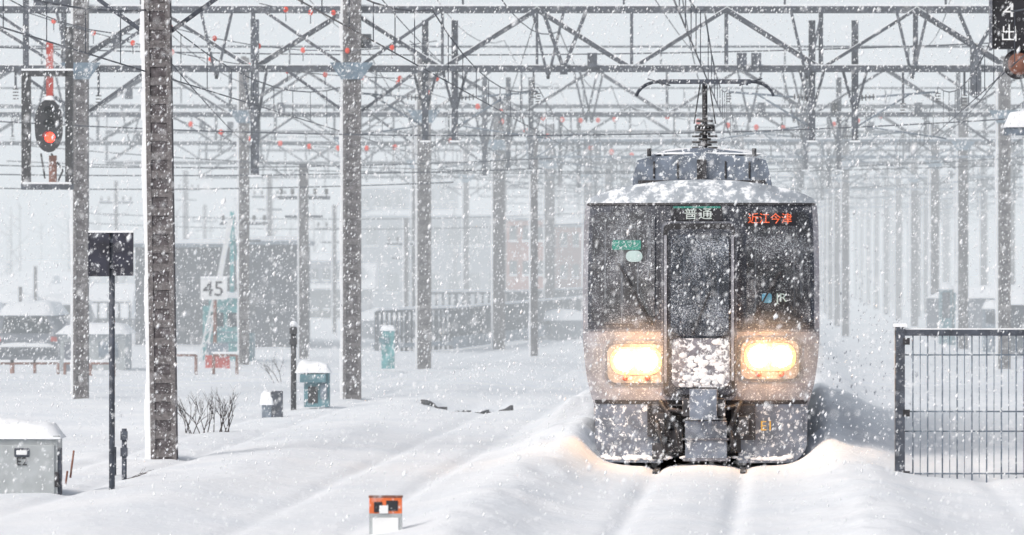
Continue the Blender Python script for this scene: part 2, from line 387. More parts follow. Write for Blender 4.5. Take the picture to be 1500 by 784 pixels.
def skirt(sg):
    xo=lambda z:1.33-.02*(.8-z)-.26*max(0,(.32-z)/.32)**2
    n=10; zs=[.07+.74*i/10 for i in range(11)]
    for i in range(10):
        z0,z1=zs[i],zs[i+1]
        for j in range(n):
            def pt(z,k):
                xi=.42+.05*(z<.3); x=xi+(xo(z)-xi)*k/n; return TP(sg*x,.04+.36*(x/1.475)**3+.10*(.8-z),z)
            q=[pt(z0,j),pt(z0,j+1),pt(z1,j+1),pt(z1,j)]
            g_.add(q if sg>0 else q[::-1],[(0,1,2,3)],SKIRT,True)
        a,b_=TP(sg*xo(z0),.04+.36*.7+.1*(.8-z0),z0),TP(sg*xo(z1),.04+.36*.7+.1*(.8-z1),z1)
        g_.add([a,TP(sg*xo(z0),3,z0),TP(sg*xo(z1),3,z1),b_],[(0,1,2,3)],SKIRT)
skirt(-1);skirt(1)
g_.make('skirt',train)
g_=MB()
DB(-.9,.9,.15,.84,.25,3,DARK)
DB(-.66,-.38,.40,.80,-.02,.3,DARK); DB(.38,.68,.36,.80,-.02,.3,DARK)
DB(-.60,-.36,.12,.32,.0,.3,UNDER); DB(-.56,-.44,.45,.7,-.07,.0,UNDER); DB(.46,.6,.42,.66,-.07,.0,UNDER)
DB(-.13,.21,.62,1.00,-.42,.3,SKIRT)
DB(-.22,-.13,.66,.88,-.30,.3,UNDER); DB(.21,.31,.66,.88,-.30,.3,UNDER)
DB(-.19,.33,.13,.60,-.10,.2,SKIRT)
DB(-.22,.36,.10,.14,-.16,.2,FRAME); DB(-.22,.36,.36,.385,-.14,.1,FRAME)
DB(-.40,-.22,.20,.48,.08,.3,UNDER); DB(.36,.5,.2,.55,.08,.3,UNDER)
g_.make('coupler_and_underframe',train,bevel=.02)
g_=MB()
for k,(xa,za,xb,zb) in enumerate([(-.5,.85,-.3,.55),(-.3,.55,-.25,.3),(.5,.85,.36,.5),(.36,.5,.42,.25),(-.42,.75,-.15,.7),(.45,.78,.2,.74),(-.55,.6,-.42,.2)]):
    g_.tube(TP(xa,-.08,za),TP(xb,-.14,zb),.03,DARK,8)
for k in range(60):
    x=random.uniform(-1.2,1.2); z=random.choice([.12,.14,.62 if abs(x)<.3 else .12]); 
    g_.sphere(TP(x,(.0 if abs(x)<.4 else .04+.36*(abs(x)/1.475)**3+.06),z),random.uniform(.02,.05),SNOW,7,5,(1.4,.6,.6))
g_.make('air_hoses',train)
text('E1','skirt_number',TP(.82,.0,.53),.17,YEL,train,.15,.004)
g_=MB()
for yy in(2.2,4.3,15.5,17.6):
    for sg in(-1,1):
        g_.tube(TP(sg*.5,yy,.43),TP(sg*.62,yy,.43),.43,DARK,24)
    DB(-1.05,1.05,.35,.6,yy-.9,yy+.9,UNDER)
DB(-1.25,1.25,.3,.8,6,14,UNDER)
g_.make('bogies',train)
g_=MB()
def arcsec(w0,w1,z0,z1,y0,y1,m,r=.14):
    o=[(-w0,z0),(w0,z0),(w0,z0+.12),(w1,z1-r*.4),(w1-r,z1-.02),(0,z1+.04),(-w1+r,z1-.02),(-w1,z1-r*.4),(-w0,z0+.12)]
    RP([(x,z) for x,z in o],y0,y1,m)
arcsec(.86,.80,3.50,3.90,.9,4.0,ACM)
arcsec(.74,.62,3.60,3.97,1.1,3.8,ACM,.1)
for x_ in(-.6,-.3,.3,.6): DB(x_-.012,x_+.012,3.62,3.84,.88,.90,DARK)
DB(-.06,.06,3.58,3.86,.84,.9,DARK); DB(-.05,.05,3.5,3.62,.6,.9,DARK)
DB(-.8,.8,3.55,3.60,.86,.9,DARK)
for s_ in(-1,1): g_.tube(TP(s_*.66,.85,3.9),TP(s_*.66,.85,4.0),.03,DARK)
arcsec(.8,.72,3.5,3.9,6,12,ACM)
g_.make('roof_air_conditioner',train,bevel=.015)
sc=MB(); 
o_=TP(0,2.4,3.94); sc.cap((o_.x,o_.y,o_.z),1.35,2.8,.085,SNOW,3); 
sc.make('roof_snow',train)
pg=MB(); py_=3.2
def T(x,y,z): return TP(x,py_+y,z)
for sx_ in(-.35,.35):
    for sy_ in(-.5,.5):
        for k in range(4): pg.tube(T(sx_*.3,sy_*.2,3.98+k*.075),T(sx_*.3,sy_*.2,4.0+k*.075),.06,INSUL,12)
for k in range(5): pg.tube(T(0,0,4.02+k*.07),T(0,0,4.05+k*.07),.10-.008*k,INSUL,14)
for k in range(3): pg.tube(T(0,0,4.28+k*.06),T(0,0,4.31+k*.06),.13-.01*k,INSUL,14)
pg.tube(T(0,0,3.9),T(0,0,4.9),.035,DARK)
pg.beam(T(0,.0,4.30),T(0,.7,4.62),.05,.05,DARK); pg.beam(T(0,.7,4.62),T(0,.05,4.93),.04,.04,DARK)
for s_ in(-1,1):
    pg.beam(T(.14*s_,0,4.38),T(.06*s_,0,4.9),.016,.016,DARK)
    pg.tube(T(.05*s_,0,4.32),T(.13*s_,0,4.32),.04,DARK)
for yy in(-.13,.13):
    pg.beam(T(-.6,yy,4.93),T(.6,yy,4.93),.05,.05,STEEL)
    for s_ in(-1,1):
        last=T(.6*s_,yy,4.93)
        for k in range(1,6):
            q=T((.6+.30*math.sin(k/5*1.4))*s_,yy,4.93-.20*(1-math.cos(k/5*1.5))); pg.tube(last,q,.018,STEEL,6); last=q
for s_ in(-.55,0,.55): pg.beam(T(s_,-.14,4.90),T(s_,.14,4.90),.03,.03,STEEL)
for s_ in(-1,1): pg.tube(T(.45*s_,0,4.88),T(.75*s_,0,4.97),.01,STEEL,6)
pg.make('pantograph',train)
q=MB()
for s_ in(-.535,.535):
    q.beam((tc_(59.0,s_),59.0,-.06),(tc_(80,s_),80,-.06),.07,.14,DARK)
q.make('rails')

# ---------------------------------------------------------------- gantries
GD=[63+27*k for k in range(0,12)]
def column(mb,x,y,w,z1,lean=0,far=False):
    mb.beam((x+lean,y,-.3),(x,y,z1),w,w,POLE)
    if not far:
        for s_ in(-1,1): mb.beam((x+lean+s_*(w/2-.03),y-w/2-.012,-.3),(x+s_*(w/2-.03),y-w/2-.012,z1),.06,.02,POLE2)
        z=.1
        while z<z1: 
            xx=x+lean*(1-(z+.3)/(z1+.3)); mb.box((xx,y-w/2-.006,z),(w-.12,.018,.10),POLE2); z+=.24
    z=-.2; 
    while z<z1:
        th=.025+.07*abs(noise.noise(Vector((x,y,z*1.3))))*(1 if not far else .6)+w*.05
        xx=x+lean*(1-(z+.3)/(z1+.3))
        mb.box((xx-w/2-th/2+.002,y-.01,z+.1),(th,w*.85,.2),SNOW); z+=.2
def drop(mb,x,y,zb,L,w=.12):
    mb.beam((x,y,zb+.9),(x,y,zb-L),w,w,STEEL)
    mb.beam((x-.22,y,zb-.05),(x-.03,y,zb-L*.55),.05,.05,STEEL); mb.beam((x+.22,y,zb-.05),(x+.03,y,zb-L*.55),.05,.05,STEEL)
    mb.box((x,y,zb-L),(w*1.6,w*1.6,.03),SNOW)
def arm(mb,x,y,z,s_,tx):
    a=Vector((x,y,z)); b_=Vector((tx,y,z+.12))
    mb.tube(a,b_,.022,STEEL2,6); mb.tube(a+Vector((0,0,-.55)),Vector((tx+(x-tx)*.35,y,z+.07)),.02,STEEL2,6)
    mb.tube(Vector((x+(tx-x)*.1,y,z-.52)),Vector((tx+(tx-x)*.1,y,z-.75)),.016,STEEL2,6)
    for k in range(4):
        q=a.lerp(b_,.08+.045*k); mb.tube(q,q+Vector((.02,0,0)),.06,INSUL,10)
    for k in range(4):
        q=Vector((tx,y,z+.12-.04-k*.05)); mb.tube(q,q+Vector((0,0,.02)),.05,INSUL,10)
for gi,d in enumerate(GD):
    G=MB(); base=SL*d
    cL=-24 if gi<6 else -16; cR=13
    zb,zt=6.2,7.3
    if gi in(0,): zb,zt=6.35,7.45
    X0,X1=base+cL,base+cR
    planes=(-.28,.28) if gi<6 else (0,)
    for pl in planes:
        y=d+pl
        G.beam((X0,y,zb),(X1,y,zb),.10,.09,STEEL); G.beam((X0,y,zt),(X1,y,zt),.10,.09,STEEL)
        G.box(((X0+X1)/2,y,zb+.05+.010),(X1-X0,.06,.02),SNOW); G.box(((X0+X1)/2,y,zt+.05+.014),(X1-X0,.08,.03),SNOW)
        n=int((X1-X0)/1.75); st=(X1-X0)/n
        for k in range(n):
            xa=X0+k*st
            if k%2==0 or gi%2: G.beam((xa,y,zb),(xa,y,zt),.045,.05,STEEL)
            a,b_=((xa,y,zb),(xa+st,y,zt)) if (k%2==0) else ((xa,y,zt),(xa+st,y,zb))
            G.beam(a,b_,.06,.05,STEEL)
            if pl<0 or len(planes)==1: G.beam((a[0],y-.03,a[2]+.04),(b_[0],y-.03,b_[2]+.04),.012,.05,SNOW)
    if len(planes)>1:
        n=int((X1-X0)/1.75); st=(X1-X0)/n
        for k in range(n+1):
            for z in(zb,zt): G.beam((X0+k*st,d-.28,z+.002),(X0+k*st+ (st if k%2 and k<n else 0),d+.28,z+.002),.045,.045,STEEL)
    if gi==1:
        drop(G,-4.77,d-.35,zb,2.0,.15)
        for xa in(.55,1.40): G.beam((xa,d-.36,zt+.02),(.96,d-.36,zb-.02),.07,.05,STEEL)
        for xa in(8.25,9.1): G.beam((xa,d-.36,zt+.02),(8.6,d-.36,zb+.3),.07,.05,STEEL)
        G.beam((8.6,d-.36,zb+.4),(8.6,d-.36,zb-.5),.2,.12,STEEL)
        G.beam((.96,d-.36,zb+.05),(.96,d-.36,zb-.12),.14,.12,STEEL)
    if gi==2: drop(G,-.66,d-.35,zb,1.5,.13)
    cols=[]
    PXL={0:232,1:517,2:622,3:731,4:805,5:861}
    if gi in PXL: cols.append((at(PXL[gi],392,d).x,.33 if gi<3 else .36))
    else: cols.append((base-7.7+.05*gi,.36))
    if gi>=1: cols.append((base-13.07,.27 if gi==1 else .24))
    if gi>=2: cols.append((base+5.25,.30))
    if gi>=4: cols.append((base+2.1,.26)); cols.append((base+9.2,.3))
    if gi>=5: cols.append((base-3.6,.24))
    if gi>=7: cols.append((base+7.3,.24))
    for x,w in cols:
        column(G,x,d-.30-w/2 if len(planes)>1 else d-.2,w,zt+.25,lean=.12 if gi==0 else 0,far=gi>2)
        yy=d-.30
        if gi<6:
            for s_ in(-1,1):
                G.beam((x+s_*w/2,yy,zb-.8),(x+s_*1.3,yy,zb+.02),.055,.05,STEEL)
                G.beam((x+s_*w/2,yy-.03,zb+.05),(x+s_*1.7,yy-.03,zt),.055,.05,STEEL)
            G.prism([(x-w/2-.03,zb-.22),(x+w/2+.03,zb-.22),(x+w/2+.24,zb+.09),(x-w/2-.24,zb+.09)],yy-w-.05,yy-w-.025,PLATE)
    for k,o in enumerate(TRK):
        x=tc_(d,o)
        if gi==0 and k!=5: continue
        if gi<10:
            s_=-1 if k%2 else 1
            drop(G,x+s_*1.55,d,zb,1.35 if gi<8 else 1.1)
            arm(G,x+s_*1.55,d,zb-.55,s_,x)
    if gi in(1,2,3,4,5):
        for q in range(9):
            x=base+random.uniform(-20,11); L_=random.uniform(.2,.7)
            G.beam((x,d,zb),(x,d,zb-L_),.04,.04,STEEL)
            for k in range(4): G.tube((x,d,zb-L_-k*.06),(x,d,zb-L_-.02-k*.06),.055,INSUL,8)
            x=base+random.uniform(-20,11); G.box((x,d-.3,zb+random.choice([.15,.5])),(.18,.15,.26),STEEL)
            x=base+random.uniform(-20,11); G.beam((x-.3,d-.32,zt),(x,d-.32,zb-.2),.05,.05,STEEL); G.beam((x+.3,d-.32,zt),(x,d-.32,zb-.2),.05,.05,STEEL)
        z=zt+.55
        G.beam((X0,d+.1,z),(X1,d+.1,z),.05,.05,STEEL)
        for q in range(int(X1-X0)//3): G.beam((X0+q*3,d+.1,zt),(X0+q*3,d+.1,z),.04,.04,STEEL)
    G.make('overhead_line_gantry')
for d in [131+54*k for k in range(4)]:
    G=MB(); base=SL*d
    for z in(5.5,5.95): G.beam((base-7,d,z),(base+10,d,z),.07,.07,STEEL2)
    for k in range(17): G.beam((base-7+k,d,5.5),(base-6+k,d,5.95) if k%2 else (base-7+k,d,5.95),.035,.035,STEEL2)
    for x in(base-6.8,base+6.6,base+9.9): column(G,x,d,.2,6.3,far=True)
    G.box((base+1.5,d,6.0),(17,.08,.04),SNOW)
    G.make('cross_beam_portal')

# ---------------------------------------------------------------- wires
def wire(mb,a,b,sag,r,m,n=8,seg=4):
    a=Vector(a);b=Vector(b);last=a;pts=[a]
    for k in range(1,n+1):
        t_=k/n; p=a.lerp(b,t_); p.z-=sag*4*t_*(1-t_); mb.tube(last,p,r,m,seg); last=p; pts.append(p)
    return pts
Wm=MB()
for o in TRK:
    for k in range(-1,len(GD)-3):
        d0=63+27*k; d1=d0+27
        a=(tc_(d0,o),d0,5.86); b_=(tc_(d1,o),d1,5.86)
        pts=wire(Wm,a,b_,.45,.011,WIRE,9)
        wire(Wm,(tc_(d0,o),d0,5.03),(tc_(d1,o),d1,5.03),0,.010,WIRE,3)
        for p in pts[1:-1]: Wm.tube(p,(p.x,p.y,5.03),.006,WIRE,4)
for c_,z in((-9.2,7.9),(-6.8,8.0),(3.2,7.9),(-4.2,6.9),(6.9,7.0),(-11.5,6.9)):
    for k in range(-1,8):
        d0=63+27*k; wire(Wm,(SL*d0+c_,d0,z),(SL*(d0+27)+c_,d0+27,z),.5,.011,WIRE,8)
Wm.make('catenary_wires')
Bm=MB()
def beads(uva,uvb,d0,d1,sag,n):
    a=at(*uva,d0); b_=at(*uvb,d1)
    pts=wire(Bm,a,b_,sag,.009,WIRE,n)
    for p in pts[1:]:
        Bm.sphere(p,.047*((d0+d1)/180),REDB,8,6,(1,.8,1.15)); Bm.tube(p,(p.x,p.y,p.z-.2),.008,WIRE,4)
beads((20,12),(640,115),88,92,.35,11); beads((235,168),(660,205),112,118,.45,10)
beads((540,105),(900,175),100,140,.35,11); beads((700,165),(1010,235),140,160,.3,10)
beads((640,60),(250,40),89,90,.3,6); beads((380,5),(520,15),80,92,.1,4)
beads((930,160),(1290,170),118,144,.4,9)
Bm.make('orange_marker_wire')
Cm=MB()
for d,z,c0,c1,s_ in((88,5.6,-20,9,.7),(91,7.0,-22,9,.5),(116,5.5,-19,10,.7),(118,5.1,-19,8,.3),(143,5.4,-12,9,.6),(170,5.4,-10,9,.5),(100,4.55,-21,-5,.15),(104,4.85,-21,-5,.2),(102,4.3,-21,-7,.15),(150,4.2,-22,-6,.2),(152,3.9,-22,-6,.2)):
    wire(Cm,(SL*d+c0,d,z),(SL*d+c1,d,z),s_,.012,WIRE,20)
for (a,b_) in(((520,40,90),(640,230,118)),((790,10,90),(700,260,117)),((960,0,85),(1060,120,118)),((240,80,62),(420,260,117)),((600,60,90),(800,170,118)),((1000,0,80),(1030,140,100)),((1500,60,62),(1380,200,110)),((560,0,70),(700,130,118))):
    wire(Cm,at(*a),at(*b_),.15,.011,WIRE,8)
Cm.make('span_wires')

# ---------------------------------------------------------------- signal left, hung in a cage
S=empty('railway_signal',at(75,190,84)); sg_=MB(); d=84
def bx(mb,u0,u1,v0,v1,d,dep,m,dy=0):
    a=at(u0,v0,d);b_=at(u1,v1,d); mb.box(((a.x+b_.x)/2,d+dy,(a.z+b_.z)/2),(abs(b_.x-a.x),dep,abs(a.z-b_.z)),m)
bx(sg_,32,45,108,276,d,.15,DARK); bx(sg_,96,107,40,276,d,.15,DARK); bx(sg_,32,107,270,278,d,.3,STEEL); bx(sg_,34,105,267,270,d,.28,SNOW)
bx(sg_,32,107,104,112,d,.15,DARK); bx(sg_,50,104,0,8,d,.2,STEEL); bx(sg_,34,42,0,108,d,.1,STEEL)
bx(sg_,32,107,101,104,d,.2,SNOW)
sg_.make('cage',S)
sg_=MB(); bx(sg_,68,78,62,146,d,.09,RED); bx(sg_,72,83,228,270,d,.09,RUST); bx(sg_,66,80,148,156,d,.3,RED)
sg_.make('mast',S)
sg_=MB(); c0=at(73,185,d)
n=24; o=[(c0.x+.245*math.cos(t_*2*math.pi/n),c0.z+.46*math.copysign(abs(math.sin(t_*2*math.pi/n))**.8,math.sin(t_*2*math.pi/n))) for t_ in range(n)]
sg_.prism(o,d-.2,d-.16,BLACK)
sg_.prism([(c0.x+(x-c0.x)*.55,c0.z+(z-c0.z)*.8) for x,z in o],d-.16,d+.1,STEEL)
for zz in(.24,.02,-.20):
    cc=Vector((c0.x+.02,d-.2,c0.z+zz)); 
    sg_.tube(cc,cc+Vector((0,-.02,0)),.09,REDL if zz<-.1 else BLACK,16)
    for k in range(8):
        t_=math.pi*k/8; p=cc+Vector((.11*math.cos(t_),0,.11*math.sin(t_))); t2=math.pi*(k+1)/8; q=cc+Vector((.11*math.cos(t2),0,.11*math.sin(t2)))
        sg_.add([p,q,q+Vector((0,-.2,0)),p+Vector((0,-.2,0))],[(0,1,2,3)],STEEL)
sg_.cap((c0.x,d-.1,c0.z+.46),.2,.3,.07,SNOW,4)
for a,b_ in(((75,225),(92,250)),((92,250),(84,268)),((60,225),(66,262))): sg_.tube(at(*a,d),at(*b_,d),.018,DARK,6)
sg_.make('signal_head',S)

S=empty('platform_number_sign',at(1480,40,61)); sg_=MB(); d=61
bx(sg_,1452,1505,-12,72,d,.22,BLACK); bx(sg_,1454,1503,-14,-12,d,.26,SNOW); bx(sg_,1449,1453,-14,74,d-.1,.1,FRAME)
a=at(1470,0,d+.1); sg_.beam((a.x,d+.1,a.z-.3),(a.x,d+2,7.0),.05,.05,STEEL)
sg_.make('case',S)
p=at(1477,17,d); text('4','sign_digit',(p.x,d-.12,p.z),.25,WHITE,S,0,.003,sx=1.3)
p=at(1477,51,d); text('出','sign_character',(p.x,d-.12,p.z),.23,WHITE,S,0,.003)
sg_=MB(); c1=at(1492,94,d)
sg_.tube((c1.x,d-.05,c1.z),(c1.x,d+.1,c1.z),.19,BLACK,24); sg_.tube((c1.x,d-.07,c1.z),(c1.x,d-.05,c1.z),.14,RUST,24)
sg_.beam((c1.x,d,c1.z+.19),(c1.x,d,c1.z+.4),.06,.06,STEEL)
sg_.make('round_repeater',S)
S=MB(); p=at(1488,192,69); S.box((p.x+.25,p.y,p.z),(.8,.4,.12),STEEL2); S.cap((p.x+.25,p.y,p.z+.06),.84,.46,.22,SNOW,8); S.beam((p.x+.25,p.y,p.z),(p.x+.25,p.y,0),.08,.08,STEEL)
S.make('loudspeaker_post')

# ---------------------------------------------------------------- left foreground furniture
S=empty('trackside_board',at(163,730,52)); q=MB(); d=52
q.tube((at(164,0,d).x,d,-.2),(at(164,0,d).x,d,at(0,341,d).z),.032,STEEL,12); 
bx(q,130,161,341,405,d,.03,BLUE,-.05); bx(q,166,196,340,404,d,.03,BLUE,-.05); bx(q,157,170,350,356,d,.05,STEEL,-.02); bx(q,157,170,388,394,d,.05,STEEL,-.02)
bx(q,130,196,338,341,d,.05,SNOW,-.05)
q.make('board_and_pole',S)
S=empty('relay_cabinet',at(40,725,52)); q=MB(); d=52.3
bx(q,-22,88,641,760,d,.55,GREYBOX); bx(q,-18,84,650,735,d,.02,GREYBOX,-.285); bx(q,82,93,655,725,d,.1,STEEL,-.2); bx(q,-25,91,637,643,d,.6,GREYBOX)
bx(q,25,47,655,668,d,.02,STEEL,-.3); bx(q,28,44,658,665,d,.02,WHITE,-.31)
bx(q,84,90,690,712,d,.04,DARK,-.29)
q.make('cabinet_box',S,bevel=.012)
p=at(36,675,d); text('E2','cabinet_label',(p.x,d-.31,p.z),.125,BLACK,S,0,.002)
q=MB(); a=at(33,640,d); q.cap((a.x,d,a.z),.90,.66,.17,SNOW,5); q.make('snow_cap',S)
def post(name,u,v0,v1,d,r,m,cap=True,blobs=0):
    q=MB(); a=at(u,v0,d); b_=at(u,v1,d); q.tube((a.x,d,b_.z-.3),(a.x,d,a.z),r,m,10)
    if cap: q.sphere((a.x,d,a.z+r*.6),r*1.35,SNOW,10,6)
    for k in range(blobs): q.box((a.x,d-r,a.z-.08-.19*k),(r*2.6,r*3,.10),m)
    return q.make(name)
post('track_marker_post',182,628,690,56,.03,STEEL,False,2)
post('track_marker_post',168,655,690,57,.02,STEEL,False)
post('level_marker_post',430,478,590,84,.05,DARK,True,2)
q=MB()
for u,v0,v1 in((103,660,700),(112,715,728),(96,690,710)): q.tube(at(u,v1,54),at(u+random.uniform(-3,6),v0,54),.012,RUST,5)
q.make('survey_stakes')
S=empty('point_machine',at(460,585,84)); q=MB(); d=84
bx(q,446,483,545,596,d,.4,TEALD); bx(q,440,478,548,560,d-.1,.5,TEALD); bx(q,452,466,566,590,d,.45,DARK); bx(q,470,480,562,584,d,.46,STEEL2)
a=at(459,545,d); q.cap((a.x,d,a.z),.62,.55,.20,SNOW,6); q.make('machine_box',S,bevel=.01)
S=empty('track_junction_box',at(398,600,80)); q=MB(); d=80
bx(q,397,414,573,612,d,.25,STEEL); bx(q,384,399,592,614,d,.25,STEEL2); bx(q,388,412,584,592,d,.15,DARK)
a=at(391,592,d); q.cap((a.x,d,a.z),.24,.3,.22,SNOW,7); q.make('box',S,bevel=.01)
S=empty('signal_relay_box',at(567,525,112)); q=MB(); d=112
bx(q,559,578,484,540,d,.3,TEAL); bx(q,556,570,494,503,d,.4,TEALD); a=at(568,484,d); q.cap((a.x,d,a.z),.36,.36,.12,SNOW,9); q.make('box',S,bevel=.01)
q=MB(); last=None
for k in range(16):
    u=618+k*8.8; v=597+5*math.sin(k*.8)+3*math.sin(k*2.1)
    a=at(u,v,84.5+.8*math.sin(k*.7)); a.z=gh(a.x,a.y)+.04
    if last is not None and k not in(5,9): q.beam(last,a,.05,.05+.07*random.random(),DARK)
    last=a
q.make('point_rodding')
S=empty('speed_limit_sign',at(314,540,114)); q=MB(); d=114
q.tube((at(315,0,d).x,d,0),(at(315,0,d).x,d,at(0,410,d).z),.045,RUST,10); bx(q,294,333,408,439,d,.03,WHITE,-.07); bx(q,301,337,520,541,d,.05,RED,-.06); bx(q,303,335,503,519,d,.04,STEEL2,-.06)
bx(q,294,333,405,408,d,.06,SNOW,-.07)
q.make('plate_and_post',S); p=at(313,424,d); text('45','speed_digits',(p.x,d-.1,p.z),.50,BLACK,S,0,.003)
S=empty('maintenance_crane',at(333,530,124)); q=MB(); d=124
bx(q,300,362,448,540,d,1.6,TEAL); bx(q,308,352,436,450,d,1.2,TEAL); bx(q,355,372,488,538,d,1.2,TEALD); bx(q,312,330,458,478,d,.05,WIN,-.82); bx(q,336,352,458,478,d,.05,WIN,-.82)
for v in(485,500,515): bx(q,302,360,v,v+2,d,.03,TEALD,-.82)
a=at(330,436,d); q.cap((a.x,d,a.z),.9,1.3,.14,SNOW,11); q.make('cab',S,bevel=.03)
q=MB()
for u in(288,298): q.beam(at(u+2,530,d-1),at(341,318,d-1),.05,.06,WHITE)
for k in range(12):
    a=at(290,530,d-1).lerp(at(341,318,d-1),k/12); b_=at(300,530,d-1).lerp(at(341,318,d-1),(k+1)/12); q.beam(a,b_,.03,.03,WHITE)
q.beam(at(340,440,d),at(340,310,d),.10,.10,TEAL); q.beam(at(352,440,d),at(340,310,d),.04,.04,TEAL); q.beam(at(322,405,d-1),at(338,320,d-1),.13,.1,WHITE)
q.make('boom',S)
q=MB()
def twig(p,dr,L_,r,dep):
    e=p+dr*L_; q.tube(p,e,r,BARK,4,r*.6)
    if dep>0:
        for k in range(random.choice([2,3])):
            nd=(dr+Vector((random.uniform(-.6,.6),random.uniform(-.4,.4),random.uniform(-.1,.35)))).normalized()
            twig(p+dr*L_*random.uniform(.45,1),nd,L_*random.uniform(.55,.8),r*.6,dep-1)
for cx,n_ in((272,5),(300,4),(325,8),(412,3)):
    for k in range(n_):
        p=at(cx+random.uniform(-12,12),625 if cx<400 else 560,72 if cx<400 else 100); p.z=gh(p.x,p.y)-.05
        twig(p,Vector((random.uniform(-.55,.45),random.uniform(-.2,.2),1)).normalized(),.32,.008,3)
p=at(180,702,56); p.z=gh(p.x,p.y); twig(p,Vector((.8,0,.2)).normalized(),.2,.006,2); 
q.make('bare_bush')
for i,(u,v) in enumerate(((2,556),(34,556),(68,555),(112,550),(150,546),(270,545),(330,540))):
    d=108; q=MB(); a=at(u,v,d); w=.26; z0=-.1; z1=CH-(532-392)/F*d if u<200 else CH-(520-392)/F*d
    q.tube((a.x-w,d,z0),(a.x-w,d,z1),.035,RUST,8); q.tube((a.x+w,d,z0),(a.x+w,d,z1),.035,RUST,8); q.tube((a.x-w,d,z1),(a.x+w,d,z1),.035,RUST,8)
    q.box((a.x,d,z1+.045),(w*2+.05,.07,.05),SNOW)
    q.make('hoop_barrier')
S=empty('storage_hut',at(140,545,112)); q=MB(); d=113
bx(q,94,188,488,560,d,2,GREYBOX); bx(q,100,126,500,545,d,.04,BGREY,-1.01); bx(q,150,178,500,522,d,.04,STEEL2,-1.01); a=at(141,488,d); q.cap((a.x,d,a.z),1.7,2.3,.24,SNOW,13); q.make('walls',S)
for u,d,c_ in((38,124,13),(-50,128,14),(90,160,15),(20,165,16)):
    S=empty('parked_car',(at(u,392,d).x,d,0)); q=MB(); x0=at(u,392,d).x
    q.prism([(x0-.82,.1),(x0+.82,.1),(x0+.86,.45),(x0+.80,.8),(x0+.62,1.3),(x0-.62,1.3),(x0-.80,.8),(x0-.86,.45)],d,d+3.8,BGREY)
    q.prism([(x0-.66,.82),(x0+.66,.82),(x0+.54,1.22),(x0-.54,1.22)],d-.03,d,WIN)
    for s_ in(-1,1): q.box((x0+s_*.72,d-.03,.66),(.16,.04,.12),RED); q.tube((x0+s_*.78,d+.6,.3),(x0+s_*.6,d+.6,.3),.3,DARK,16)
    q.box((x0,d-.06,.38),(1.6,.12,.16),STEEL); q.cap((x0,d+1.9,1.28),1.5,3.9,.36,SNOW,c_); q.cap((x0,d-.02,.47),1.5,.16,.10,SNOW,c_+1)
    q.make('body',S)

# ---------------------------------------------------------------- fences
def picket(name,pts,h,m,step=.22,baseh=.35):
    q=MB()
    for a,b_ in zip(pts,pts[1:]):
        a=Vector(a);b_=Vector(b_);L_=(b_-a).length; n=max(1,int(L_/step)); up=Vector((0,0,1))
        q.beam(a+up*(baseh/2),b_+up*(baseh/2),.12,baseh,STEEL2)
        q.beam(a+up*h,b_+up*h,.07,.08,m); q.beam(a+up*(baseh+.08),b_+up*(baseh+.08),.06,.06,m)
        q.beam(a+up*(h+.06),b_+up*(h+.06),.11,.05,SNOW)
        for k in range(n+1):
            p=a.lerp(b_,k/n); w=.08 if k%6 else .13
            q.beam(p,p+up*h,w,w*.8,m)
    return q.make(name)
def gp(u,d,z=0): a=at(u,392,d); return (a.x,d,z)
picket('picket_fence',[gp(552,136,.1),gp(660,139,.15),gp(745,150,.2),gp(800,165,.2),gp(852,180,.2)],1.15,STEEL,.24)
picket('picket_fence',[gp(610,160,.75),gp(745,162,.75),gp(860,190,.75)],.9,STEEL,.26)
picket('picket_fence',[gp(-20,170,.3),gp(190,165,.3)],1.0,STEEL,.5,.2)
q=MB(); q.box((at(700,0,166).x,170,.3),(9,8,.95),SNOW); q.cap((at(690,0,166).x,168,.72),9,9,.35,SNOW,21); q.make('snow_bank')
S=empty('mesh_fence',at(1320,710,56)); q=MB(); d=56
bx(q,1311,1325,478,714,d,.11,STEEL); bx(q,1311,1540,483,492,d,.08,STEEL); bx(q,1309,1328,474,479,d,.13,SNOW); bx(q,1325,1540,481,483,d,.06,SNOW)
bx(q,1525,1540,478,714,d,.11,STEEL)
k=1337
while k<1530:
    p=at(k,0,d).x; q.tube((p,d-.02,at(0,706,d).z-.02),(p,d-.02,at(0,488,d).z),.010,STEEL2,6); k+=21.6
k=1348
while k<1530:
    p=at(k,0,d).x; q.tube((p,d,at(0,700,d).z),(p,d,at(0,488,d).z),.005,STEEL2,4); k+=21.6
for v in(520,603,632,694): 
    z=at(0,v,d).z; q.tube((at(1322,0,d).x,d+.015,z),(at(1535,0,d).x,d+.015,z),.010,STEEL2,6)
for v in(495,600,690): bx(q,1322,1332,v,v+10,d,.05,DARK,-.05)
q.make('panel',S)
S=empty('kilometre_marker',at(565,784,44.4)); q=MB(); d=44.4
bx(q,541,589,752,810,d,.10,GREYBOX); bx(q,541,589,729,752,d,.10,ORANGE); bx(q,548,560,735,750,d,.02,BLACK,-.055); bx(q,566,583,733,748,d,.02,BLACK,-.055); bx(q,556,569,740,752,d,.02,WHITE,-.057)
bx(q,546,584,758,796,d,.01,WHITE,-.056); bx(q,540,590,726,729,d,.11,RUST); q.make('board',S,bevel=.004)

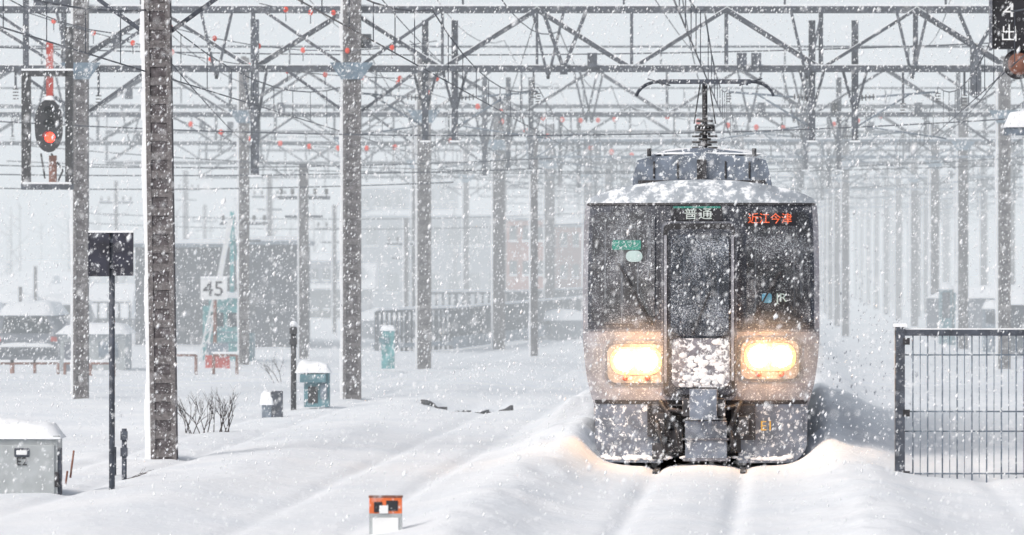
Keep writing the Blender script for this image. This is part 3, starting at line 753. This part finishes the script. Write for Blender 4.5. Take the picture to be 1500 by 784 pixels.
for (u0,u1,v0,v1,d,m,nme) in((1376,1394,424,470,150,TEALD,'lineside_cabinet'),(1396,1409,428,472,150,TEALD,'lineside_cabinet'),(1466,1500,446,482,130,STEEL,'equipment_locker'),(1440,1462,452,478,140,STEEL2,'lineside_cabinet')):
    S=empty(nme,at((u0+u1)/2,v1,d)); q=MB(); bx(q,u0,u1,v0,520,d,.5,m); bx(q,u0+3,u1-3,v0+4,v1-4,d,.02,STEEL,-.26); a=at((u0+u1)/2,v0,d); q.cap((a.x,d,a.z),(u1-u0)/F*d*1.1,.6,.22,SNOW,u0); q.make('box',S,bevel=.01)
S=MB(); a=at(1380,430,160)
S.box((a.x+5,160,.9),(11,.5,1.3),BGREY); S.cap((a.x+5,160,1.5),11,.9,.4,SNOW,31,14); S.make('low_wall')
S=MB(); a=at(1290,403,420); S.cap((a.x,430,0),16,20,2.6,SNOW,33,16); S.make('snow_bank')

# ---------------------------------------------------------------- buildings
def building(name,u0,u1,vt,d,dep,m,nw=0,nr=0,pitch=0):
    S=empty(name,gp((u0+u1)/2,d)); a=at(u0,vt,d); b_=at(u1,vt,d); q=MB(); h=a.z
    q.box(((a.x+b_.x)/2,d+dep/2,h/2-.3),(b_.x-a.x,dep,h+.6),m)
    if m is BDARK:
        n=int((b_.x-a.x)/.6)
        for k in range(n): q.box((a.x+.3+k*.6,d-.03,h/2),(.05,.06,h),m)
    q.box(((a.x+b_.x)/2,d+dep/2,h+.05),(b_.x-a.x+.3,dep+.3,.12),STEEL2)
    q.make('walls',S)
    q=MB(); q.cap(((a.x+b_.x)/2,d+dep/2,h+.11),b_.x-a.x+.3,dep+.3,.35 if d>200 else .16,SNOW,u0,14); q.make('roof_snow',S)
    q=MB()
    for j in range(nr):
        for i in range(nw):
            x=a.x+(b_.x-a.x)*(i+.5)/nw; z=h*(j+.6)/nr
            q.box((x,d-.02,z),((b_.x-a.x)/nw*.55,.08,h/nr*.4),WIN); q.box((x,d-.08,z-h/nr*.22),((b_.x-a.x)/nw*.6,.12,.08),SNOW)
    if nr: q.make('windows',S)
building('dark_warehouse',198,352,362,150,8,BDARK)
building('dark_warehouse',356,440,358,146,7,BDARK)
building('grey_office_block',528,592,278,300,14,BGREY,4,4); building('grey_office_block',600,668,268,330,14,BGREY,5,4)
building('brown_apartment_block',742,800,322,220,10,BBROWN,3,3); building('brown_apartment_block',800,852,332,225,10,BBROWN,3,3)
building('grey_office_block',436,520,385,230,10,BGREY,5,2); building('grey_warehouse',530,740,318,280,10,BGREY,7,2)
for u0,u1,vt,d in((-40,60,445,190),(70,180,470,175),(-60,120,405,330),(130,330,395,360),(20,100,432,230),(440,540,420,230)):
    S=empty('small_house',gp((u0+u1)/2,d)); a=at(u0,vt,d);b_=at(u1,vt,d); q=MB(); h=max(.8,a.z); w=b_.x-a.x; cx=(a.x+b_.x)/2
    q.box((cx,d+3,h/2-.2),(w,6,h),BGREY); q.make('walls',S)
    q=MB(); q.prism([(d-.5,h-.1),(d+6.5,h-.1),(d+4.5,h+1.1),(d+2.0,h+1.1)],cx-w/2-.3,cx+w/2+.3,SNOW,'x'); q.make('snowy_roof',S)
    q=MB()
    for i in range(3): q.box((cx+w*(i-1)*.3,d-.02,h*.5),(w*.14,.06,h*.35),WIN)
    q.make('windows',S)
for u,vt,vb,d,w in((445,240,525,128,.24),(357,282,445,140,.18),(395,255,350,190,.2),(272,250,350,230,.25),(595,320,430,170,.16),(300,300,400,260,.2),(170,265,470,200,.14),(52,390,500,160,.1),(30,420,520,150,.1),(490,300,480,180,.14)):
    q=MB(); a=at(u,vt,d); q.beam((a.x,d,-.2),(a.x,d,a.z),w,w,POLE)
    if w>.13:
        q.beam((a.x-.7,d,a.z-.9),(a.x+.7,d,a.z-.9),.09,.09,STEEL); q.beam((a.x-.5,d,a.z-1.4),(a.x+.5,d,a.z-1.4),.07,.07,STEEL); q.box((a.x,d,a.z-.83),(1.4,.09,.05),SNOW)
        for s_ in(-.6,-.3,.3,.6): q.tube((a.x+s_,d,a.z-.86),(a.x+s_,d,a.z-.66),.05,INSUL,8)
    q.box((a.x-w/2-.02,d,(a.z)/2),(.05,w*.8,a.z),SNOW)
    q.make('utility_pole')
q=MB()
for k in range(90):
    u=random.uniform(-50,860); d=random.uniform(260,420); a=at(u,392,d); h=random.uniform(2,7)
    q.tube((a.x,d,-.2),(a.x,d,h),.06,POLE,5,.03)
    for j in range(6):
        z=h*random.uniform(.4,.95); q.tube((a.x,d,z),(a.x+random.uniform(-1.2,1.2),d,z+random.uniform(.3,1.2)),.03,POLE,4,.01)
q.make('distant_bare_trees')

# ---------------------------------------------------------------- falling snow
import numpy as np
rng=np.random.default_rng(3)
n=115000
Y=rng.uniform(0,1,n)**.62*100+12; X=(rng.uniform(-1,1,n))*(.118*Y+1.5); Z=rng.uniform(-1,1,n)*(0.068*Y+1.2)+.6
Z=np.where(Y<50,CH+(rng.uniform(-1,1,n))*(.060*Y+.3),Z)
R=.0056*np.exp(rng.normal(0,.42,n))*np.clip((Y/55)**.6,.25,1.4)
keep=Z>.1
keep&=~((Y>59.7)&(Y<80)&(np.abs(X-(TX0+SL*(Y-60)))<1.55)&(Z<4.0))
X,Y,Z,R=X[keep],Y[keep],Z[keep],R[keep]; n=len(X)
base=np.array([(1,0,0),(0,1,0),(-1,0,0),(0,-1,0),(.6,0,2.1),(-.6,0,-2.1)],float)
V=(np.stack([X,Y,Z],1)[:,None,:]+base[None]*R[:,None,None]).reshape(-1,3)
tri=np.array([(0,1,4),(1,2,4),(2,3,4),(3,0,4),(1,0,5),(2,1,5),(3,2,5),(0,3,5)])
Fc=(tri[None]+6*np.arange(n)[:,None,None]).reshape(-1,3)
me=bpy.data.meshes.new('falling_snow'); me.vertices.add(len(V)); me.vertices.foreach_set('co',V.ravel())
me.loops.add(Fc.size); me.loops.foreach_set('vertex_index',Fc.ravel()); me.polygons.add(len(Fc))
me.polygons.foreach_set('loop_start',np.arange(0,Fc.size,3)); me.polygons.foreach_set('loop_total',np.full(len(Fc),3)); me.update(); me.validate()
fm=bpy.data.materials.new('snowflake'); fm.use_nodes=True; N=fm.node_tree.nodes; N.clear()
o=N.new('ShaderNodeOutputMaterial'); dd=N.new('ShaderNodeBsdfDiffuse'); dd.inputs[0].default_value=(.88,.9,.93,1); fm.node_tree.links.new(dd.outputs[0],o.inputs[0])
me.materials.append(fm)
ob=bpy.data.objects.new('falling_snow',me); scene.collection.objects.link(ob)

# ---------------------------------------------------------------- haze: snowy air, its sky-lit brightness put in as volume emission
q=MB(); q.box((20,668,24),(700,1200,60),SNOW); ob=q.make('emissive_haze')
vm=bpy.data.materials.new('haze_glow_volume'); vm.use_nodes=True; N=vm.node_tree.nodes; N.clear(); SIG=.0062
o=N.new('ShaderNodeOutputMaterial'); va=N.new('ShaderNodeVolumeAbsorption'); va.inputs['Color'].default_value=(0,0,0,1); va.inputs['Density'].default_value=SIG
ve=N.new('ShaderNodeEmission'); ve.inputs['Color'].default_value=(.775,.82,.86,1); ve.inputs['Strength'].default_value=SIG
ad=N.new('ShaderNodeAddShader'); Lk=vm.node_tree.links
Lk.new(va.outputs[0],ad.inputs[0]); Lk.new(ve.outputs[0],ad.inputs[1]); Lk.new(ad.outputs[0],o.inputs['Volume']); ob.data.materials[0]=vm

# ---------------------------------------------------------------- light
w=bpy.data.worlds.new('World'); scene.world=w; w.use_nodes=True; N=w.node_tree.nodes; L=w.node_tree.links
bg=N['Background']; sk=N.new('ShaderNodeTexSky'); sk.sky_type='NISHITA'; sk.sun_disc=False; sk.sun_elevation=math.radians(38); sk.sun_rotation=math.radians(220)
sk.air_density=1; sk.dust_density=6; sk.ozone_density=1
hs=N.new('ShaderNodeHueSaturation'); hs.inputs['Saturation'].default_value=.5
L.new(sk.outputs[0],hs.inputs['Color']); L.new(hs.outputs[0],bg.inputs['Color']); bg.inputs['Strength'].default_value=.138
s=bpy.data.lights.new('sun','SUN'); s.energy=.8; s.angle=math.radians(22); s.color=(1,.98,.96)
so=bpy.data.objects.new('sun',s); so.rotation_euler=(math.radians(52),0,math.radians(-40)); scene.collection.objects.link(so)

cam=bpy.data.cameras.new('camera'); cam.sensor_width=36; cam.lens=36*F/1500; cam.clip_start=.5; cam.clip_end=3000
cam.dof.use_dof=True; cam.dof.focus_distance=60.5; cam.dof.aperture_fstop=3.4
co=bpy.data.objects.new('camera',cam); co.location=(0,0,CH); co.rotation_euler=(math.pi/2,0,0); scene.collection.objects.link(co); scene.camera=co
scene.view_settings.view_transform='Standard'; scene.view_settings.look='None'; scene.view_settings.exposure=0
